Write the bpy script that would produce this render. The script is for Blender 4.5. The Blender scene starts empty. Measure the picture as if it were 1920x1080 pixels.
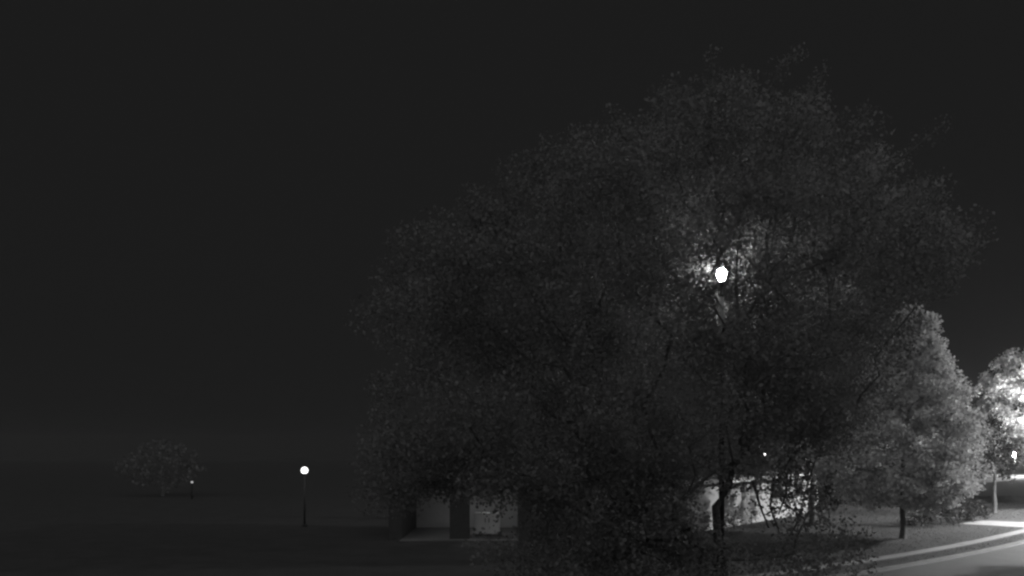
import bpy, bmesh, math, random
import numpy as np
from mathutils import Vector

S = bpy.context.scene
COL = S.collection

# ------------------------------------------------------------------ camera
HC, FPX, YH = 3.3, 1500.0, 850.0            # camera height, focal length in px (1920 wide), horizon row
cam_d = bpy.data.cameras.new('camera')
cam = bpy.data.objects.new('camera', cam_d)
COL.objects.link(cam)
cam.location = (0, 0, HC)
cam.rotation_euler = (math.radians(90), 0, 0)
cam_d.sensor_width = 36.0
cam_d.lens = FPX / 1920 * 36
cam_d.shift_y = (YH - 540) / 1920
cam_d.clip_end = 3000
S.camera = cam

# ------------------------------------------------------------------ night sky, added fill light, exposure
w = bpy.data.worlds.new('World')
S.world = w
w.use_nodes = True
bg = w.node_tree.nodes['Background']
bg.inputs[0].default_value = (1, 1, 1, 1)
bg.inputs[1].default_value = 0.0108          # even glow of a town's overcast night sky
sun_d = bpy.data.lights.new('fill_light', 'SUN')  # wide lamp added to lift unlit surfaces to the sky's grey
sun_d.energy = 1.2
sun_d.angle = math.radians(150)
sun_d.color = (1, 1, 1)
sun = bpy.data.objects.new('fill_light', sun_d)
COL.objects.link(sun)
sun.rotation_euler = (math.radians(73), 0, math.radians(-20))
S.view_settings.view_transform = 'Standard'
S.view_settings.look = 'None'
S.view_settings.exposure = 0.0
S.view_settings.gamma = 1.0
S.view_settings.use_curve_mapping = False
S.cycles.use_denoising = True
S.cycles.sample_clamp_indirect = 3.0
S.cycles.sample_clamp_direct = 0.0
S.cycles.max_bounces = 6
S.cycles.volume_bounces = 1
S.cycles.filter_width = 2.5

rng = np.random.default_rng(22)
random.seed(22)


def P(x, y, d):
    """photo pixel + distance along the view axis -> point"""
    return Vector(((x - 960) / FPX * d, d, HC + (YH - y) / FPX * d))


def G(x, y):
    """photo pixel -> point on the level ground"""
    d = HC * FPX / (y - YH)
    return Vector(((x - 960) / FPX * d, d, 0))


# ------------------------------------------------------------------ materials (a monochrome night camera: greys)
def mat(name, val, rough=0.8, var=0.25, scale=6.0, bump=0.0, bscale=40.0, spec=0.3, detail=6.0):
    m = bpy.data.materials.new(name)
    m.use_nodes = True
    nt = m.node_tree
    b = nt.nodes['Principled BSDF']
    b.inputs['Roughness'].default_value = rough
    b.inputs['Specular IOR Level'].default_value = spec
    tc = nt.nodes.new('ShaderNodeTexCoord')
    n = nt.nodes.new('ShaderNodeTexNoise')
    n.inputs['Scale'].default_value = scale
    n.inputs['Detail'].default_value = detail
    n.inputs['Roughness'].default_value = 0.65
    r = nt.nodes.new('ShaderNodeValToRGB')
    lo, hi = val * (1 - var), val * (1 + var)
    r.color_ramp.elements[0].position = 0.3
    r.color_ramp.elements[1].position = 0.7
    r.color_ramp.elements[0].color = (lo, lo, lo, 1)
    r.color_ramp.elements[1].color = (hi, hi, hi, 1)
    nt.links.new(tc.outputs['Object'], n.inputs['Vector'])
    nt.links.new(n.outputs['Fac'], r.inputs['Fac'])
    nt.links.new(r.outputs['Color'], b.inputs['Base Color'])
    if bump:
        n2 = nt.nodes.new('ShaderNodeTexNoise')
        n2.inputs['Scale'].default_value = bscale
        n2.inputs['Detail'].default_value = 4
        bp = nt.nodes.new('ShaderNodeBump')
        bp.inputs['Strength'].default_value = bump
        bp.inputs['Distance'].default_value = 0.03
        nt.links.new(tc.outputs['Object'], n2.inputs['Vector'])
        nt.links.new(n2.outputs['Fac'], bp.inputs['Height'])
        nt.links.new(bp.outputs['Normal'], b.inputs['Normal'])
    return m


def leaf_mat(name, val, trans):
    m = bpy.data.materials.new(name)
    m.use_nodes = True
    nt = m.node_tree
    nt.nodes.clear()
    out = nt.nodes.new('ShaderNodeOutputMaterial')
    tc = nt.nodes.new('ShaderNodeTexCoord')
    n = nt.nodes.new('ShaderNodeTexNoise')
    n.inputs['Scale'].default_value = 1.7
    n.inputs['Detail'].default_value = 5
    r = nt.nodes.new('ShaderNodeValToRGB')
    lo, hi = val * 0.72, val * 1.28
    r.color_ramp.elements[0].position = 0.32
    r.color_ramp.elements[1].position = 0.68
    r.color_ramp.elements[0].color = (lo, lo, lo, 1)
    r.color_ramp.elements[1].color = (hi, hi, hi, 1)
    d = nt.nodes.new('ShaderNodeBsdfDiffuse')
    t = nt.nodes.new('ShaderNodeBsdfTranslucent')
    mx = nt.nodes.new('ShaderNodeMixShader')
    mx.inputs[0].default_value = trans
    g = nt.nodes.new('ShaderNodeBsdfGlossy')
    g.inputs['Roughness'].default_value = 0.45
    mg = nt.nodes.new('ShaderNodeMixShader')
    mg.inputs[0].default_value = 0.02
    nt.links.new(tc.outputs['Object'], n.inputs['Vector'])
    nt.links.new(n.outputs['Fac'], r.inputs['Fac'])
    nt.links.new(r.outputs['Color'], d.inputs['Color'])
    nt.links.new(r.outputs['Color'], t.inputs['Color'])
    nt.links.new(d.outputs[0], mx.inputs[1])
    nt.links.new(t.outputs[0], mx.inputs[2])
    nt.links.new(mx.outputs[0], mg.inputs[1])
    nt.links.new(g.outputs[0], mg.inputs[2])
    nt.links.new(mg.outputs[0], out.inputs['Surface'])
    return m


def glow_mat(name, strength):
    m = bpy.data.materials.new(name)
    m.use_nodes = True
    nt = m.node_tree
    nt.nodes.clear()
    out = nt.nodes.new('ShaderNodeOutputMaterial')
    e = nt.nodes.new('ShaderNodeEmission')
    e.inputs['Color'].default_value = (1, 1, 1, 1)
    e.inputs['Strength'].default_value = strength
    nt.links.new(e.outputs[0], out.inputs['Surface'])
    return m


M = dict(
    grass=mat('lawn', 0.044, 0.95, 0.18, 0.9, 0.8, 9.0, 0.1, 10),
    blade=leaf_mat('grass_blade', 0.06, 0.5),
    asphalt=mat('asphalt', 0.048, 0.85, 0.18, 1.3, 0.5, 30, 0.3, 12),
    concrete=mat('concrete', 0.16, 0.85, 0.14, 2.2, 0.25, 24),
    kerb=mat('kerb_concrete', 0.075, 0.85, 0.16, 3.0, 0.25, 24),
    lot=mat('lot_paving', 0.24, 0.85, 0.15, 0.4, 0.2, 8),
    bark=mat('bark', 0.07, 0.95, 0.45, 7.0, 1.0, 18, 0.1),
    leaf=leaf_mat('broad_leaf', 0.138, 0.45),
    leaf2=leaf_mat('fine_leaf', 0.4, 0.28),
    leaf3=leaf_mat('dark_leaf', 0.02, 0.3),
    leaf5=leaf_mat('dark_shrub_leaf', 0.03, 0.15),  # near-black so the shrubs stay dark under the lamps
    leaf4=leaf_mat('far_leaf', 0.125, 0.35),
    iron=mat('painted_iron', 0.03, 0.9, 0.2, 12, 0.1, 40, 0.08),
    galv=mat('weathered_grey_paint', 0.032, 0.6, 0.15, 10),
    wall=mat('pale_siding', 0.3, 0.8, 0.1, 1.5, 0.15, 12),
    brick=mat('dark_render', 0.1, 0.9, 0.2, 2.0, 0.3, 20),
    roof=mat('roofing', 0.06, 0.9, 0.25, 4.0, 0.3, 25),
    fascia=mat('white_fascia', 0.6, 0.6, 0.08, 3.0),
    shed=mat('dark_stained_boards', 0.034, 0.8, 0.2, 5.0),
    trim=mat('dark_trim', 0.06, 0.6, 0.2, 5.0),
    cabinet=mat('cream_enamel', 0.42, 0.4, 0.06, 3.0),
    glass=mat('dark_glass', 0.02, 0.08, 0.1, 3.0, 0, 1, 0.5),
)

# ------------------------------------------------------------------ helpers
def link(name, me, m=None, parent=None):
    o = bpy.data.objects.new(name, me)
    COL.objects.link(o)
    if m is not None and not me.materials:
        me.materials.append(m)
    if parent is not None:
        o.parent = parent
    return o


def tag(o, label=None, cat=None, group=None, kind=None):
    if label: o['label'] = label
    if cat: o['category'] = cat
    if group: o['group'] = group
    if kind: o['kind'] = kind
    return o


def thing(name, loc, label, cat, group=None, rz=0.0):
    o = bpy.data.objects.new(name, None)
    COL.objects.link(o)
    o.location = loc
    o.rotation_euler.z = rz
    o.empty_display_size = 0.3
    return tag(o, label, cat, group)


def mesh_np(name, v, f, smooth=False):
    me = bpy.data.meshes.new(name)
    me.from_pydata(v, [], f)
    if smooth:
        me.polygons.foreach_set('use_smooth', [True] * len(me.polygons))
    me.update()
    return me


def quads_mesh(name, verts):
    """verts (N,4,3): N separate quads, fast"""
    n = len(verts)
    me = bpy.data.meshes.new(name)
    me.vertices.add(n * 4)
    me.vertices.foreach_set('co', np.ascontiguousarray(verts, dtype=np.float32).ravel())
    me.loops.add(n * 4)
    me.loops.foreach_set('vertex_index', np.arange(n * 4, dtype=np.int32))
    me.polygons.add(n)
    me.polygons.foreach_set('loop_start', np.arange(0, n * 4, 4, dtype=np.int32))
    me.polygons.foreach_set('loop_total', np.full(n, 4, dtype=np.int32))
    me.update(calc_edges=True)
    me.validate()
    return me


def box(bm, x0, x1, y0, y1, z0, z1, bev=0.0):
    r = bmesh.ops.create_cube(bm, size=1.0)
    vs = r['verts']
    for v in vs:
        v.co = Vector(((x0 + x1) / 2 + v.co.x * (x1 - x0), (y0 + y1) / 2 + v.co.y * (y1 - y0), (z0 + z1) / 2 + v.co.z * (z1 - z0)))
    if bev:
        es = list({e for v in vs for e in v.link_edges})
        bmesh.ops.bevel(bm, geom=es, offset=bev, segments=1, affect='EDGES')


def bm_obj(name, bm, m, parent=None, smooth=False):
    me = bpy.data.meshes.new(name)
    bm.to_mesh(me)
    bm.free()
    if smooth:
        me.polygons.foreach_set('use_smooth', [True] * len(me.polygons))
    return link(name, me, m, parent)


def box_obj(name, dims, m, parent=None, bev=0.0):
    bm = bmesh.new()
    box(bm, *dims, bev=bev)
    return bm_obj(name, bm, m, parent)


def lathe(name, prof, m, parent=None, n=20, loc=(0, 0, 0), smooth=True):
    v, f = [], []
    for r, z in prof:
        for k in range(n):
            a = 2 * math.pi * k / n
            v.append((loc[0] + r * math.cos(a), loc[1] + r * math.sin(a), loc[2] + z))
    for i in range(len(prof) - 1):
        for k in range(n):
            k2 = (k + 1) % n
            f.append((i * n + k, i * n + k2, (i + 1) * n + k2, (i + 1) * n + k))
    f.append(tuple(range(n - 1, -1, -1)))
    f.append(tuple((len(prof) - 1) * n + k for k in range(n)))
    return link(name, mesh_np(name, v, f, smooth), m, parent)


def strip(name, left, right, z, m, parent=None, thick=0.0, z2=None):
    """a sheet between two polylines"""
    v, f = [], []
    for a, b in zip(left, right):
        v += [(a[0], a[1], z), (b[0], b[1], z if z2 is None else z2)]
    for i in range(len(left) - 1):
        f.append((2 * i, 2 * i + 1, 2 * i + 3, 2 * i + 2))
    if thick:
        k = len(v)
        v += [(x, y, q - thick) for x, y, q in v]
        n = len(left)
        for i in range(n - 1):
            f.append((2 * i, 2 * i + 2, k + 2 * i + 2, k + 2 * i))
            f.append((2 * i + 1, k + 2 * i + 1, k + 2 * i + 3, 2 * i + 3))
        f.append((0, k, k + 1, 1))
        f.append((2 * n - 2, 2 * n - 1, k + 2 * n - 1, k + 2 * n - 2))
    return link(name, mesh_np(name, v, f), m, parent)


# ------------------------------------------------------------------ ground, road, pavement
gx = np.unique(np.concatenate([np.linspace(-450, -60, 14), np.linspace(-60, 60, 81), np.linspace(60, 450, 14)]))
gy = np.unique(np.concatenate([np.linspace(-60, 0, 8), np.linspace(0, 90, 61), np.linspace(90, 480, 16)]))

# far edge of the pavement, fitted to points picked on the ground
def edge_curve():
    def yc(x):
        return 0.010441 * x * x + 0.532816 * x + 17.7743

    def sl(x):
        return 0.020882 * x + 0.532816
    xa, xb = 5.0, 24.0
    a, b = Vector((xa, yc(xa), 0)), Vector((xb, yc(xb), 0))
    da, db = Vector((1, sl(xa), 0)).normalized(), Vector((1, sl(xb), 0)).normalized()
    pts = [a - da * d for d in (400, 60, 44, 30)] + [a - da * (1.5 * k) for k in range(19, 0, -1)]
    pts += [Vector((x, yc(x), 0)) for x in np.linspace(xa, xb, 20)]
    pts += [b + db * (1.5 * k) for k in range(1, 25)] + [b + db * d for d in (45, 70, 120, 300)]
    return pts


EC = edge_curve()


def offset(o):
    res = []
    for i, p in enumerate(EC):
        t = (EC[min(i + 1, len(EC) - 1)] - EC[max(i - 1, 0)]).normalized()
        n = Vector((t.y, -t.x, 0))       # towards the camera / road
        res.append(p + n * o)
    return res


SW, BV, KB, GT, RD = 0.42, 1.22, 1.38, 1.44, 7.2
o_road = offset(GT)

# lawn: one grid; the road is a real step 0.12 below it, so the lawn stops at the kerb
vv = [(x, y, -0.14) for y in gy for x in gx]
nx = len(gx)
ff = [(j * nx + i, j * nx + i + 1, (j + 1) * nx + i + 1, (j + 1) * nx + i) for j in range(len(gy) - 1) for i in range(nx - 1)]
gr = link('ground', mesh_np('ground', vv, ff), M['grass'])
tag(gr, kind='structure')
FD = Vector((-0.68, 0.73, 0))
far_side = [p + FD * 420 for p in offset(BV)]
lw = strip('lawn', far_side, offset(BV), 0.0, M['grass'])
tag(lw, kind='structure')
near_side = strip('lawn_near_side', offset(RD + 0.65), [p - FD * 200 for p in offset(RD + 0.65)], 0.0, M['grass'])
tag(near_side, kind='structure')
road = strip('road', o_road, offset(RD), -0.068, M['asphalt'])
tag(road, kind='structure')
kerb = bpy.data.objects.new('kerb', None)
COL.objects.link(kerb)
tag(kerb, kind='structure')
strip('kerb_stone', offset(BV), offset(BV + 0.07), 0.014, M['kerb'], kerb, 0.16)
strip('rolled_edge', offset(BV + 0.07), offset(KB), 0.014, M['kerb'], kerb, 0.05, -0.052)
strip('gutter', offset(KB), offset(GT), -0.058, M['concrete'], kerb, 0.03)
strip('kerb_stone', offset(RD + 0.5), offset(RD + 0.65), 0.012, M['kerb'], kerb, 0.16)
strip('gutter', offset(RD), offset(RD + 0.5), -0.058, M['concrete'], kerb, 0.03)
# pavement: slabs with open joints
sw = bpy.data.objects.new('sidewalk', None)
COL.objects.link(sw)
tag(sw, kind='structure')
a_, b_ = offset(0), offset(SW)
for i in range(len(EC) - 1):
    if not (-25 < EC[i].x < 60):
        continue
    p, q, r, s = a_[i], a_[i + 1], b_[i + 1], b_[i]
    if (q - p).length > 3: 
        continue
    c = (p + q + r + s) / 4
    pts = [c + (t - c) * 0.992 for t in (s, r, q, p)]
    z = 0.018 + random.uniform(-0.004, 0.004)
    v = [(t.x, t.y, z) for t in pts] + [(t.x, t.y, -0.05) for t in pts]
    f = [(0, 1, 2, 3), (0, 4, 5, 1), (1, 5, 6, 2), (2, 6, 7, 3), (3, 7, 4, 0)]
    link('slab', mesh_np('slab', v, f), M['concrete'], sw)
# a path that joins the pavement from the lawn
pth = [G(1797, 982.5), G(1839, 976.4), G(1985, 983), G(1985, 994)]
v = [(p.x, p.y, 0.022) for p in pth] + [(p.x, p.y, -0.03) for p in pth]
tag(link('footpath', mesh_np('footpath', v, [(3, 2, 1, 0), (0, 1, 5, 4), (1, 2, 6, 5), (2, 3, 7, 6), (3, 0, 4, 7)]), M['concrete']), kind='structure')
# the lit car park far behind the trees
pl = [G(1780, 905), G(1780, 911), G(2100, 884), G(2100, 876)]
v = [(p.x, p.y, 0.02) for p in pl]
tag(link('parking_lot', mesh_np('parking_lot', v, [(0, 1, 2, 3)]), M['lot']), kind='structure')

# grass blades on the lit lawn (uncountable)
n = 150000
gxr = rng.uniform(4, 46, n)
gyr = rng.uniform(24, 62, n)
ea = np.array([(p.x, p.y) for p in EC if -5 < p.x < 80])
eo = np.array([(p.x, p.y) for p in offset(SW) if -5 < p.x < 80])
keep = gyr > np.interp(gxr, ea[:, 0], ea[:, 1]) + 0.25
keep |= (gyr < np.interp(gxr, eo[:, 0], eo[:, 1]) - 0.1) & (gyr > np.interp(gxr, eo[:, 0], eo[:, 1]) - 0.95)
px = 960 + gxr / gyr * FPX
py = YH + HC * FPX / gyr
keep &= (px > 1150) & (px < 1960)
keep &= ~((px > 1780) & (py < 996) & (py > 974) & (py < 997 - 0) & (py > 982 - (px - 1796) * 0.12) & (py < 984 + (px - 1796) * 0.065))
gxr, gyr = gxr[keep], gyr[keep]
n = len(gxr)
ang = rng.uniform(0, 2 * np.pi, n)
h = rng.uniform(0.012, 0.035, n)
wd = rng.uniform(0.008, 0.018, n)
lean = rng.uniform(0.0, 0.06, n)
dx, dy = np.cos(ang), np.sin(ang)
base = np.stack([gxr, gyr, np.zeros(n)], 1)
side = np.stack([-dy * wd, dx * wd, np.zeros(n)], 1)
tip = base + np.stack([dx * lean, dy * lean, h], 1)
quad = np.stack([base - side, base + side, tip + side * 0.3, tip - side * 0.3], 1)
tag(link('grass', quads_mesh('grass', quad), M['blade']), 'short mown grass blades on the lamp-lit lawn', 'grass', kind='stuff')


# ------------------------------------------------------------------ trees
def tube(V, F, pts, rad, sides):
    """append a tapered tube along pts"""
    base = len(V)
    up = Vector((0.31, 0.17, 0.93))
    for i, p in enumerate(pts):
        t = (pts[min(i + 1, len(pts) - 1)] - pts[max(i - 1, 0)])
        t = t.normalized() if t.length > 1e-6 else Vector((0, 0, 1))
        a = t.cross(up)
        if a.length < 0.05:
            a = t.cross(Vector((1, 0, 0)))
        a.normalize()
        b = t.cross(a)
        for k in range(sides):
            th = 2 * math.pi * k / sides
            wob = 1 + 0.10 * math.sin(3 * th + i * 1.7)
            q = p + (a * math.cos(th) + b * math.sin(th)) * rad[i] * wob
            V.append((q.x, q.y, q.z))
    for i in range(len(pts) - 1):
        for k in range(sides):
            k2 = (k + 1) % sides
            F.append((base + i * sides + k, base + i * sides + k2, base + (i + 1) * sides + k2, base + (i + 1) * sides + k))
    F.append(tuple(base + (len(pts) - 1) * sides + k for k in range(sides)))


def leaves(centres, radii, counts, size, flat=0.75, droop=0.3, sz_jit=0.4):
    C = np.repeat(centres, counts, axis=0)
    R = np.repeat(radii, counts)[:, None]
    n = len(C)
    off = rng.normal(0, 1, (n, 3))
    off /= np.linalg.norm(off, axis=1)[:, None]
    off *= rng.uniform(0.15, 1.0, (n, 1)) ** 0.6
    p = C + off * R * np.array([1, 1, flat])
    d = rng.normal(0, 1, (n, 3))
    d[:, 2] -= droop
    d /= np.linalg.norm(d, axis=1)[:, None]
    s = rng.normal(0, 1, (n, 3))
    s -= d * np.sum(s * d, axis=1)[:, None]
    s /= np.linalg.norm(s, axis=1)[:, None]
    nrm = np.cross(d, s)
    L = size * rng.uniform(1 - sz_jit, 1 + sz_jit, (n, 1))
    W = L * rng.uniform(0.28, 0.42, (n, 1))
    q = np.stack([p - d * L * 0.5, p + s * W + nrm * L * 0.12, p + d * L * 0.5, p - s * W + nrm * L * 0.12], 1)
    return q


def grow(root_pts, root_r, centres, tip_r, expo, up_pen=0.6):
    """attach every clump centre to the nearest lower skeleton node; returns paths with pipe-model radii"""
    nodes = [Vector(p) for p in root_pts]
    par = [-1] + list(range(len(root_pts) - 1))
    fixed = len(nodes)
    start = max(0, len(root_pts) - 3)
    top = nodes[-1]
    order = sorted(range(len(centres)), key=lambda i: (Vector(centres[i]) - top).length)
    arr = np.array([tuple(p) for p in nodes])
    ends = []
    dep = [0.0] * len(nodes)
    for i in order:
        c = np.array(centres[i])
        dv = c - arr
        dist = np.linalg.norm(dv, axis=1)
        cost = dist + up_pen * np.maximum(0, -dv[:, 2]) + 0.30 * np.array(dep)
        cost[:start] += 50
        j = int(np.argmin(cost))
        a, b = nodes[j], Vector(c)
        ln = (b - a).length
        k = max(2, int(ln / 0.55))
        prev = j
        jit = min(0.22, 0.08 * ln + 0.03)
        for s in range(1, k + 1):
            t = s / k
            q = a.lerp(b, t)
            q.z += math.sin(math.pi * t) * 0.06 * ln
            if s < k:
                q += Vector((random.gauss(0, jit), random.gauss(0, jit), random.gauss(0, jit * 0.7)))
            nodes.append(q)
            par.append(prev)
            dep.append(dep[prev] + ln / k)
            prev = len(nodes) - 1
        arr = np.array([tuple(p) for p in nodes])
        ends.append(prev)
    cnt = [0] * len(nodes)
    for e in ends:
        k = e
        while k >= 0:
            cnt[k] += 1
            k = par[k]
    rad = [tip_r * max(1, c) ** expo for c in cnt]
    rmax = rad[fixed - 1] if rad[fixed - 1] > 0 else 1
    sc = root_r[-1] / max(rmax, 1e-6)
    rad = [r if i >= fixed else root_r[i] for i, r in enumerate(rad)]
    for i in range(fixed, len(nodes)):
        rad[i] = max(tip_r, rad[i] * sc)
    return nodes, par, rad, fixed


def build_tree(name, label, base, trunk_pts, trunk_r, centres, radii, counts, leaf_size, m_leaf, tip_r=0.008, expo=0.5, group=None,
               shoots=(), flat=0.8, droop=0.3, sides=6, gaps=()):
    t = thing(name, base, label, 'tree', group)
    b = Vector(base)
    loc = [Vector(p) - b for p in trunk_pts]
    V, F = [], []
    # a flared foot
    foot = [loc[0] + Vector((0, 0, -0.05))] + loc
    fr = [trunk_r[0] * 1.35] + trunk_r
    tube(V, F, foot, fr, 10)
    link('trunk', mesh_np('trunk', V, F, True), M['bark'], t)
    cl = [tuple(Vector(c) - b) for c in centres]
    nodes, par, rad, fixed = grow(loc, trunk_r, cl, tip_r, expo)
    V, F = [], []
    kids = {}
    for i in range(fixed, len(nodes)):
        kids.setdefault(par[i], []).append(i)
    # one tube per run of nodes
    todo = [(p, k) for p in list(kids) if p < fixed for k in kids[p]]
    while todo:
        p, k = todo.pop()
        pts, rr = [nodes[p], nodes[k]], [min(rad[p], rad[k] * 1.25), rad[k]]
        cur = k
        while cur in kids:
            ks = sorted(kids[cur], key=lambda q: -rad[q])
            for other in ks[1:]:
                todo.append((cur, other))
            cur = ks[0]
            pts.append(nodes[cur])
            rr.append(rad[cur])
        tube(V, F, pts, rr, sides if rr[0] > 0.03 else 4)
    extra = []
    for sh in shoots:
        pts = [Vector(p) - b for p in sh]
        full = []
        for a, c in zip(pts[:-1], pts[1:]):
            for s in range(6):
                full.append(a.lerp(c, s / 6))
        full.append(pts[-1])
        tube(V, F, full, [0.036 * (1 - 0.7 * i / len(full)) for i in range(len(full))], 5)
        extra += [tuple(p + Vector((random.gauss(0, .04), random.gauss(0, .04), random.gauss(0, .04)))) for p in full]
    br = link('branches', mesh_np('branches', V, F, True), M['bark'], t)
    q = leaves(np.array(cl), np.array(radii), np.array(counts), leaf_size, flat, droop)
    if extra:
        q = np.concatenate([q, leaves(np.array(extra), np.full(len(extra), 0.2), np.full(len(extra), 9), leaf_size * 0.95, 0.9, droop)])
    for gap in gaps:                          # an opening in the leaves round a lamp head and pole
        c = q.mean(axis=1) + np.array(tuple(b))
        gx_ = 960 + c[:, 0] / c[:, 1] * FPX
        gy_ = YH - (c[:, 2] - HC) / c[:, 1] * FPX
        q = q[~((np.hypot((gx_ - gap[0]) / gap[2], (gy_ - gap[1]) / gap[3]) < 1) & (c[:, 1] < gap[4]))]
    cr = link('crown', quads_mesh('crown', q), m_leaf, t)
    cr['kind'] = 'stuff'
    return t


def crown_points(n, centre, rad, shape=None, seed=0, rmin=0.3, power=0.45):
    g = np.random.default_rng(seed)
    out = []
    while len(out) < n:
        d = g.normal(0, 1, 3)
        d /= np.linalg.norm(d)
        r = rmin + (1 - rmin) * g.uniform() ** power
        # lumpy outline
        lump = 1 + 0.10 * math.sin(3.1 * d[0] + 5 * d[2] + seed) + 0.08 * math.sin(6.3 * d[1] - 4 * d[0] + 2 * seed)
        p = np.array(centre) + d * r * lump * np.array(rad)
        if shape is None or shape(p):
            out.append(tuple(p))
    return out


# --- the broad tree in front of the lamp
TD = 15.5
tb = Vector(((1318 - 960) / FPX * TD, TD, 0))
c0 = P(1290, 610, TD)
LAMP1 = P(1353, 516, 19.8)


def big_shape(p):
    # upper left falls away in a long slope, right shoulder is thinner
    x = 960 + p[0] / p[1] * FPX
    y = YH - (p[2] - HC) / p[1] * FPX
    if p[2] < 0.9:
        return False
    lim = np.interp(x, [560, 640, 760, 1000, 1150, 1330, 1420, 1560, 1700, 1800, 1900], [980, 760, 470, 310, 235, 150, 150, 205, 310, 420, 640])
    if y < lim:
        return False
    if x > 1560 and y > 560 + (1750 - x) * 1.6:
        return False
    if 1330 < x < 1620 and y > 860:        # under the right side the lawn and the low building show
        if 1300 < x < 1490 and 885 < y < 1000:
            return rng.uniform() < 0.3
        return rng.uniform() < (0.5 if y < 980 else 0.2)
    if x < 980 and y > 930:
        return rng.uniform() < 0.12
    # keep a window open on the lamp
    if math.hypot((x - 1356) / 1.0, (y - 512) / 1.25) < 30 and p[1] < LAMP1.y:
        return False
    return True


def px_points(n, x0, x1, y0, y1, d0, d1, seed):
    g = np.random.default_rng(seed)
    o = [P(g.uniform(x0, x1), g.uniform(y0, y1), g.uniform(d0, d1)) for _ in range(n)]
    return [tuple(p) for p in o if p.z > 0.75]


# low boughs that hang almost to the grass
low = px_points(100, 1010, 1285, 880, 1080, 14, 18.5, 31) + px_points(8, 1350, 1600, 1010, 1080, 14, 17, 32) + px_points(40, 700, 980, 780, 930, 13, 18, 33)
low += px_points(22, 1290, 1430, 440, 610, 20.6, 21.8, 35)      # clumps added behind the lamp head to catch its light as a halo
cen = low + crown_points(760, (c0.x, TD + 0.6, 5.9), (7.0, 4.6, 6.0), big_shape, 5, 0.25, 0.5)
rad = rng.uniform(0.34, 0.72, len(cen))
cnt = (rad ** 2 * rng.uniform(620, 1150, len(cen))).astype(int)
shoots = [
    [P(1440, 260, 15), P(1448, 165, 15), P(1462, 120, 15), P(1505, 95, 15)],
    [P(1490, 260, 15.4), P(1520, 175, 15.4), P(1546, 130, 15.4)],
    [P(1560, 310, 14.6), P(1600, 245, 14.6), P(1630, 203, 14.6)],
    [P(1600, 400, 14.4), P(1660, 325, 14.4), P(1725, 270, 14.4), P(1773, 230, 14.4)],
    [P(1330, 240, 15.2), P(1336, 160, 15.2), P(1332, 88, 15.2)],
    [P(1200, 300, 15.4), P(1160, 240, 15.4), P(1142, 195, 15.4)],
    [P(1070, 350, 15.4), P(1035, 300, 15.4), P(1022, 262, 15.4)],
    [P(1560, 480, 14.6), P(1640, 400, 14.6), P(1722, 350, 14.6)],
    [P(1640, 560, 14.8), P(1700, 505, 14.8), P(1764, 445, 14.8)],
    [P(1384, 600, 14.2), P(1380, 540, 14.2), P(1382, 480, 14.2), P(1392, 405, 14.4)],
    [P(1412, 900, 15), P(1424, 945, 15), P(1441, 990, 15)],
    [P(1452, 895, 15), P(1444, 950, 15), P(1462, 1000, 15)],
    [P(1476, 880, 14.6), P(1474, 925, 14.6), P(1460, 965, 14.6)],
    [P(1385, 620, 14.0), P(1420, 560, 14.0), P(1490, 512, 14.0), P(1600, 470, 14.2)],
]
trunk = [tb, tb + Vector((0.02, 0, 0.4)), tb + Vector((0.05, 0.02, 0.8)), tb + Vector((0.07, 0, 1.1)), tb + Vector((0.1, 0.02, 1.45))]
build_tree('broadleaf_tree', 'large spreading broadleaf tree with a lit street lamp glowing through its branches', tb, trunk,
           [0.24, 0.19, 0.17, 0.155, 0.14], cen, rad, cnt, 0.066, M['leaf'], 0.007, 0.5, shoots=shoots, gaps=((1354, 512, 21, 26, 20.5), (1353, 572, 13, 52, 20)))

# --- cone-shaped street tree lit from the right
def cone_tree(name, label, bx, by, height, crown_lo, rmax, ncl, leaf, m, tr, seed, group=None, round_=False, peak=0.28, per=(150, 260), gaps=(), lean=0.0):
    base = G(bx, by)
    g = np.random.default_rng(seed)
    cen = []
    while len(cen) < ncl:
        t = g.uniform(0, 1)
        if round_:
            prof = math.sin(math.pi * min(1, 0.12 + 0.88 * t)) ** 0.6
        else:
            prof = min(1.0, (t + 0.12) / peak) ** 0.6 * (1 - max(0, t - peak) / (1 - peak) * 0.86)
        if g.uniform() > prof:
            continue
        a = g.uniform(0, 2 * math.pi)
        r = rmax * prof * (0.35 + 0.65 * g.uniform() ** 0.5) * (1 + 0.10 * math.sin(3 * a + 7 * t))
        cen.append((base.x + lean * max(0.0, t - 0.25) + r * math.cos(a), base.y + r * math.sin(a), crown_lo + t * (height - crown_lo) + g.normal(0, 0.1)))
    rad = g.uniform(0.28, 0.55, ncl) * (0.7 if rmax < 2.2 else 1.0)
    cnt = (rad ** 2 * g.uniform(per[0], per[1], ncl)).astype(int)
    hs = [0, 0.5, 1.1, 0.35 * height, 0.6 * height, 0.85 * height]
    trunk = [base + Vector((0.03 * math.sin(i * 2.1) + lean * max(0.0, z / height - 0.35), 0.03 * math.cos(i * 1.3) - 0.03, z)) for i, z in enumerate(hs)]
    rr = [tr, tr * 0.85, tr * 0.78, tr * 0.55, tr * 0.32, tr * 0.12]
    return build_tree(name, label, base, trunk, rr, cen, rad, cnt, leaf, m, 0.006, 0.4, group, gaps=gaps)


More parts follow.
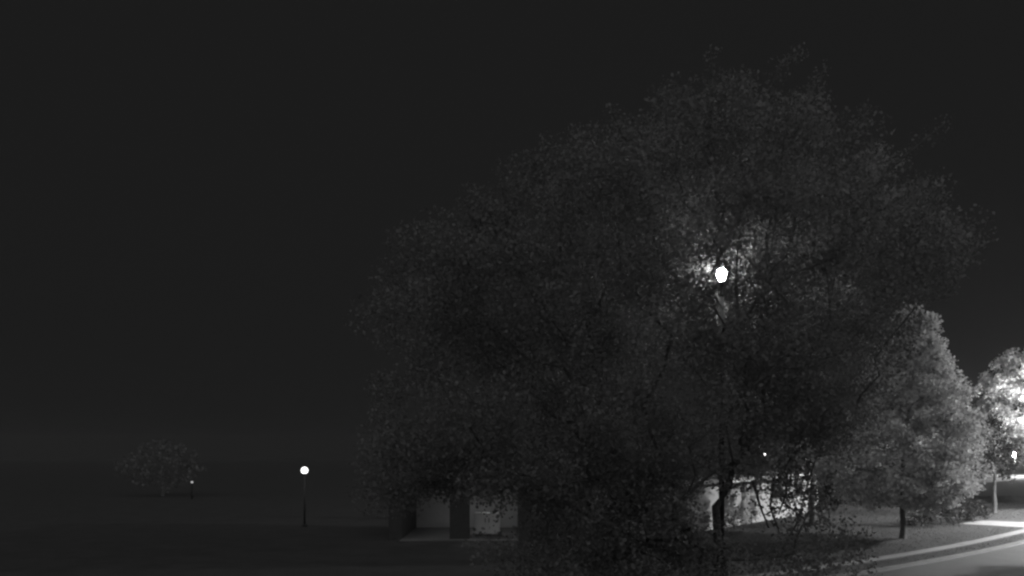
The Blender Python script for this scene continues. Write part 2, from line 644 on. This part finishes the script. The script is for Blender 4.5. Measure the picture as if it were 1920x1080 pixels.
cone_tree('street_tree', 'tall cone-shaped tree on the lawn beside the sidewalk, its right side lamp-lit', 1692, 1010, 8.8, 1.3, 2.9, 640, 0.12, M['leaf2'], 0.125, 3, 'trees on the lawn', per=(360, 620), lean=0.75)
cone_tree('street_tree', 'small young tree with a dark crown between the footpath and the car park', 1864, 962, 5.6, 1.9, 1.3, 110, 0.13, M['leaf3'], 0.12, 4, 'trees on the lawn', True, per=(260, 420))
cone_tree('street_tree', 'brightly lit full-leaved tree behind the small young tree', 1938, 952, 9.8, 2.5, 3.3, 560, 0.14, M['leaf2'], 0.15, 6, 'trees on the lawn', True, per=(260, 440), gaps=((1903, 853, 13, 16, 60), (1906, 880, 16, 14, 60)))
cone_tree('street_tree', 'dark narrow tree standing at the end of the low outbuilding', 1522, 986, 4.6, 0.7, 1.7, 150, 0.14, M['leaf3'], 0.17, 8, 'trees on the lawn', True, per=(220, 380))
cone_tree('street_tree', 'unseen tree added on the near side of the road to shade the broad tree from a hooded lamp', 2331, 1044, 9.0, 1.7, 2.5, 240, 0.16, M['leaf2'], 0.15, 13, None, True, per=(200, 340))  # out of view, added to block lamp light from the broad tree
cone_tree('ornamental_tree', 'faint round tree in the dark beyond the small bollard light', 305, 930, 4.2, 0.7, 3.1, 150, 0.22, M['leaf4'], 0.13, 9, None, True, per=(45, 80))


# --- row of shrubs behind the cone-shaped tree, shade put into their near-black leaves
def shrub(bx, by, h, r, seed, lb):
    base = G(bx, by)
    g = np.random.default_rng(seed)
    n = 46
    a = g.uniform(0, 2 * np.pi, n)
    t = g.uniform(0, 1, n) ** 0.8
    rr = r * np.sqrt(np.clip(1 - (t - 0.25) ** 2 / 0.62, 0.05, 1)) * g.uniform(0.3, 1, n) ** 0.5
    cen = [(base.x + rr[k] * math.cos(a[k]), base.y + rr[k] * math.sin(a[k]), 0.12 + t[k] * (h - 0.2)) for k in range(n)]
    rad = g.uniform(0.16, 0.32, n)
    cnt = (rad ** 2 * g.uniform(700, 1100, n)).astype(int)
    tr = [base, base + Vector((0.01, 0, 0.12)), base + Vector((0.02, 0.01, 0.3))]
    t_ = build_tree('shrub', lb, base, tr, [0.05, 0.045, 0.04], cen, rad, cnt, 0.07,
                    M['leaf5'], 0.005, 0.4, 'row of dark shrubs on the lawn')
    t_['category'] = 'shrub'


for k, (bx, by, h, r, lb) in enumerate([
        (1728, 987, 1.35, 1.0, 'tallest dark shrub of the row, right behind the cone-shaped tree'),
        (1764, 984, 1.2, 0.95, 'dark shrub second in the row from the cone-shaped tree'),
        (1800, 980, 1.15, 0.9, 'dark shrub third in the row from the cone-shaped tree'),
        (1826, 976, 0.95, 0.75, 'smallest dark shrub of the row, next to the footpath')]):
    shrub(bx, by, h, r, 50 + k, lb)


# ------------------------------------------------------------------ lamps
def street_lamp(loc, height, strength, label, name='street_lamp', r=0.17, group=None, pole_r=0.075):
    t = thing(name, loc, label, 'street lamp', group)
    s = r / 0.17
    lathe('base', [(0.23, 0), (0.23, 0.1), (0.19, 0.14), (0.19, 0.5), (0.15, 0.6), (0.11, 0.75), (pole_r * 1.1, 0.85)], M['iron'], t, 16)
    hz = height - 0.2 * s
    lathe('pole', [(pole_r, 0.82), (pole_r * 0.75, hz - 0.62 * s)], M['iron'], t, 14)
    lathe('collar', [(pole_r * 0.75, hz - 0.64 * s), (0.10 * s, hz - 0.6 * s), (0.07 * s, hz - 0.52 * s), (0.075 * s, hz - 0.30 * s), (0.10 * s, hz - 0.12 * s), (0.115 * s, hz - 0.05 * s), (0.09 * s, hz - 0.02 * s)], M['iron'], t, 16)
    lathe('globe', [(0.08 * s, hz - 0.015 * s), (0.125 * s, hz + 0.08 * s), (0.16 * s, hz + 0.19 * s), (0.17 * s, hz + 0.27 * s), (0.155 * s, hz + 0.35 * s), (0.11 * s, hz + 0.41 * s), (0.06 * s, hz + 0.44 * s)],
          glow_mat('lamp_globe_glow', strength), t, 18)
    lathe('cap', [(0.065 * s, hz + 0.442 * s), (0.05 * s, hz + 0.46 * s), (0.02 * s, hz + 0.48 * s), (0.012 * s, hz + 0.55 * s)], M['iron'], t, 14)
    return t


street_lamp((LAMP1.x, LAMP1.y, 0), LAMP1.z, 360, 'lit street lamp on a dark pole seen through the broad tree', r=0.108)


def hooded_lamp(loc, height, strength, label, name='street_lamp', group=None):
    """tall lamp with a drop lens under a wide hood: little light leaves it above the level"""
    t = thing(name, loc, label, 'street lamp', group)
    lathe('base', [(0.23, 0), (0.23, 0.1), (0.19, 0.14), (0.19, 0.5), (0.13, 0.65), (0.09, 0.75)], M['iron'], t, 16)
    lathe('pole', [(0.08, 0.7), (0.06, height + 0.25)], M['iron'], t, 14)
    a = Vector((-loc[0], -loc[1], 0)).normalized() * 0.75        # arm reaching out over the lawn side
    V, F = [], []
    tube(V, F, [Vector((0, 0, height + 0.1)), Vector((a.x * 0.35, a.y * 0.35, height + 0.38)), Vector((a.x * 0.8, a.y * 0.8, height + 0.34)), Vector((a.x, a.y, height + 0.2))], [0.04, 0.035, 0.035, 0.04], 8)
    link('arm', mesh_np('arm', V, F, True), M['iron'], t)
    c = (a.x, a.y, height)
    lathe('hood', [(0.33, -0.085), (0.34, -0.075), (0.30, 0.05), (0.2, 0.14), (0.08, 0.2), (0.05, 0.24)], M['iron'], t, 24, c)
    lathe('lens', [(0.02, -0.165), (0.11, -0.15), (0.17, -0.12), (0.2, -0.087)], glow_mat('lens_glow', strength), t, 20, c)
    return t


hooded_lamp((32.5, 44.6, 0), 8.6, 11000, 'hooded street lamp beside the sidewalk, close to the brightest tree')
hooded_lamp((31.6, 33.2, 0), 7.9, 40000, 'hooded street lamp on the near side of the road, across from the footpath')


def globe_lamp(p, r, strength, label, name='post_lamp', cat='lamp', group=None):
    t = thing(name, (p.x, p.y, 0), label, cat, group)
    lathe('base', [(0.13, 0), (0.13, 0.06), (0.07, 0.12)], M['iron'], t, 12)
    lathe('pole', [(0.05, 0.1), (0.04, p.z - r - 0.05)], M['galv'], t, 10)
    lathe('collar', [(0.045, p.z - r - 0.06), (r * 0.55, p.z - r * 0.86)], M['iron'], t, 12)
    prof = [(max(0.01, r * math.sin(a)), p.z - r * math.cos(a)) for a in np.linspace(0.35, math.pi - 0.02, 12)]
    lathe('globe', prof, glow_mat('globe_glow', strength), t, 16)
    return t


globe_lamp(P(571, 882, 36), 0.155, 3, 'bright round globe lamp on a post alone in the dark')
globe_lamp(P(1432, 853, 62), 0.15, 5, 'small globe lamp showing over the low outbuilding roof')
p_ = P(1903, 852, 120)
globe_lamp(p_, 0.28, 4500, 'globe lamp on a post in the far car park')

b = P(360, 904, 58)
t = thing('bollard_light', (b.x, b.y, 0), 'tiny dim bollard light in front of the faint round tree', 'bollard light')
lathe('post', [(0.09, 0), (0.09, b.z - 0.07)], M['iron'], t, 12)
lathe('lens', [(0.075, b.z - 0.065), (0.075, b.z + 0.065)], glow_mat('bollard_glow', 0.5), t, 12)
lathe('cap', [(0.1, b.z + 0.07), (0.1, b.z + 0.12), (0.02, b.z + 0.15)], M['iron'], t, 12)


# ------------------------------------------------------------------ low outbuilding behind the broad tree
A = Vector((5.9, 31.2, 0))
B = Vector((17.2, 45.0, 0))
ux = (B - A).normalized()
rz = math.atan2(ux.y, ux.x)
L = (B - A).length
ob = thing('outbuilding', A, 'low flat-roofed pale outbuilding with a white roof edge behind the tree', 'building', rz=rz)
# local x along the front, front face at y=0, depth to +y
HW = 2.05
box_obj('wall', (0, L, 0.0, 3.2, 0, HW), M['wall'], ob)
rf = box_obj('roof', (-0.35, L + 0.35, -0.55, 3.5, HW + 0.003, HW + 0.10), M['roof'], ob)
box_obj('fascia', (-0.38, L + 0.38, -0.59, -0.553, HW - 0.02, HW + 0.17), M['fascia'], rf)
box_obj('fascia', (L + 0.353, L + 0.39, -0.55, 3.5, HW - 0.02, HW + 0.17), M['fascia'], rf)
for k in range(5):
    x0 = 1.0 + k * 3.3
    if x0 + 1.2 > L - 0.2:
        break
    if k in (1, 2):
        continue
    if k == 0:
        d = box_obj('door', (x0, x0 + 0.95, -0.035, -0.003, 0.02, 1.95), M['trim'], ob)
        box_obj('handle', (x0 + 0.82, x0 + 0.87, -0.08, -0.037, 0.95, 1.08), M['fascia'], d)
    else:
        wn = box_obj('window', (x0, x0 + 1.2, -0.03, -0.003, 1.0, 1.75), M['trim'], ob)
        box_obj('pane', (x0 + 0.06, x0 + 0.57, -0.036, -0.032, 1.06, 1.69), M['glass'], wn)
        box_obj('pane', (x0 + 0.63, x0 + 1.14, -0.036, -0.032, 1.06, 1.69), M['glass'], wn)

# ------------------------------------------------------------------ two-bay open garage
gd = 30.6
mpx = gd / FPX
X0, X1 = (753 - 960) * mpx, (972 - 960) * mpx
C0, C1 = (843 - 960) * mpx, (880 - 960) * mpx
gz = 2.25
gar = thing('garage', ((X0 + X1) / 2, gd, 0), 'dark two-bay open garage with a dim light on inside', 'building')
ox = (X0 + X1) / 2
def gb(name, x0, x1, y0, y1, z0, z1, m, parent=gar, bev=0.0):
    return box_obj(name, (x0 - ox, x1 - ox, y0 - gd, y1 - gd, z0, z1), m, parent, bev)
gb('wall', X0 - 0.5, X0, gd, gd + 5.0, 0, gz, M['shed'])
gb('wall', X1, X1 + 0.5, gd, gd + 5.0, 0, gz, M['shed'])
gb('back_wall', X0 + 0.002, X1 - 0.002, gd + 4.7, gd + 4.98, 0, gz, M['wall'])
gb('pillar', C0, C1, gd + 0.002, gd + 0.4, 0, 1.95, M['shed'])
gb('lintel', X0 + 0.003, X1 - 0.003, gd + 0.004, gd + 0.35, 1.95, gz - 0.002, M['shed'])
rf = gb('roof', X0 - 0.8, X1 + 0.8, gd - 0.4, gd + 5.3, gz + 0.003, gz + 0.15, M['roof'])
gb('gutter', X0 - 0.8, X1 + 0.8, gd - 0.5, gd - 0.403, gz + 0.02, gz + 0.14, M['trim'], rf)
gb('floor', X0 + 0.003, X1 - 0.003, gd - 0.6, gd + 4.69, 0.004, 0.03, M['brick'])
bulb = gb('bulb', -1.35, -1.05, gd + 2.2, gd + 2.35, 2.14, 2.2, glow_mat('garage_glow', 75))
# a pale cabinet in the right bay
cb = thing('cabinet', ((912 - 960) * mpx, gd + 0.9, 0.03), 'cream enamel cabinet standing in the right bay of the garage', 'cabinet')
bm = bmesh.new(); box(bm, -0.5, 0.5, 0, 0.55, 0.08, 0.92, 0.02)
bm_obj('body', bm, M['cabinet'], cb)
for s in (-1, 1):
    dd = box_obj('door', (-0.49 if s < 0 else 0.01, -0.01 if s < 0 else 0.49, -0.025, -0.002, 0.1, 0.9), M['cabinet'], cb, 0.004)
    box_obj('handle', (-0.09 if s < 0 else 0.06, -0.06 if s < 0 else 0.09, -0.05, -0.027, 0.55, 0.72), M['trim'], dd)
box_obj('plinth', (-0.46, 0.46, 0.04, 0.52, 0.0, 0.078), M['trim'], cb)
# wall lamp at the end of the garage roof
wl = P(753, 880, 30.1)
t = thing('wall_lamp', (wl.x, gd - 0.5, wl.z), 'tiny dim lamp above the corner of the open garage', 'lamp')
box_obj('bracket', (-0.03, 0.03, -0.02, 0.10, gz + 0.15 - wl.z, -0.045), M['trim'], t)
box_obj('lens', (-0.05, 0.05, -0.06, 0.02, -0.04, 0.02), glow_mat('wall_lamp_glow', 0.12), t)
box_obj('hood', (-0.07, 0.07, -0.09, 0.05, 0.023, 0.05), M['trim'], t)

# ------------------------------------------------------------------ thin night haze round everything
HAZE = 0.00025
bm = bmesh.new()
box(bm, -470, 470, -80, 500, -1.2, 14.0)
hz = bm_obj('haze', bm, None)
hm = bpy.data.materials.new('night_haze')
hm.use_nodes = True
nt = hm.node_tree
nt.nodes.clear()
out = nt.nodes.new('ShaderNodeOutputMaterial')
pv = nt.nodes.new('ShaderNodeVolumePrincipled')
pv.inputs['Color'].default_value = (0.9, 0.9, 0.9, 1)
pv.inputs['Density'].default_value = HAZE
pv.inputs['Anisotropy'].default_value = 0.6
nt.links.new(pv.outputs[0], out.inputs['Volume'])
hz.data.materials.append(hm)
hz['kind'] = 'stuff'
hz['label'] = 'thin even night haze filling the air'
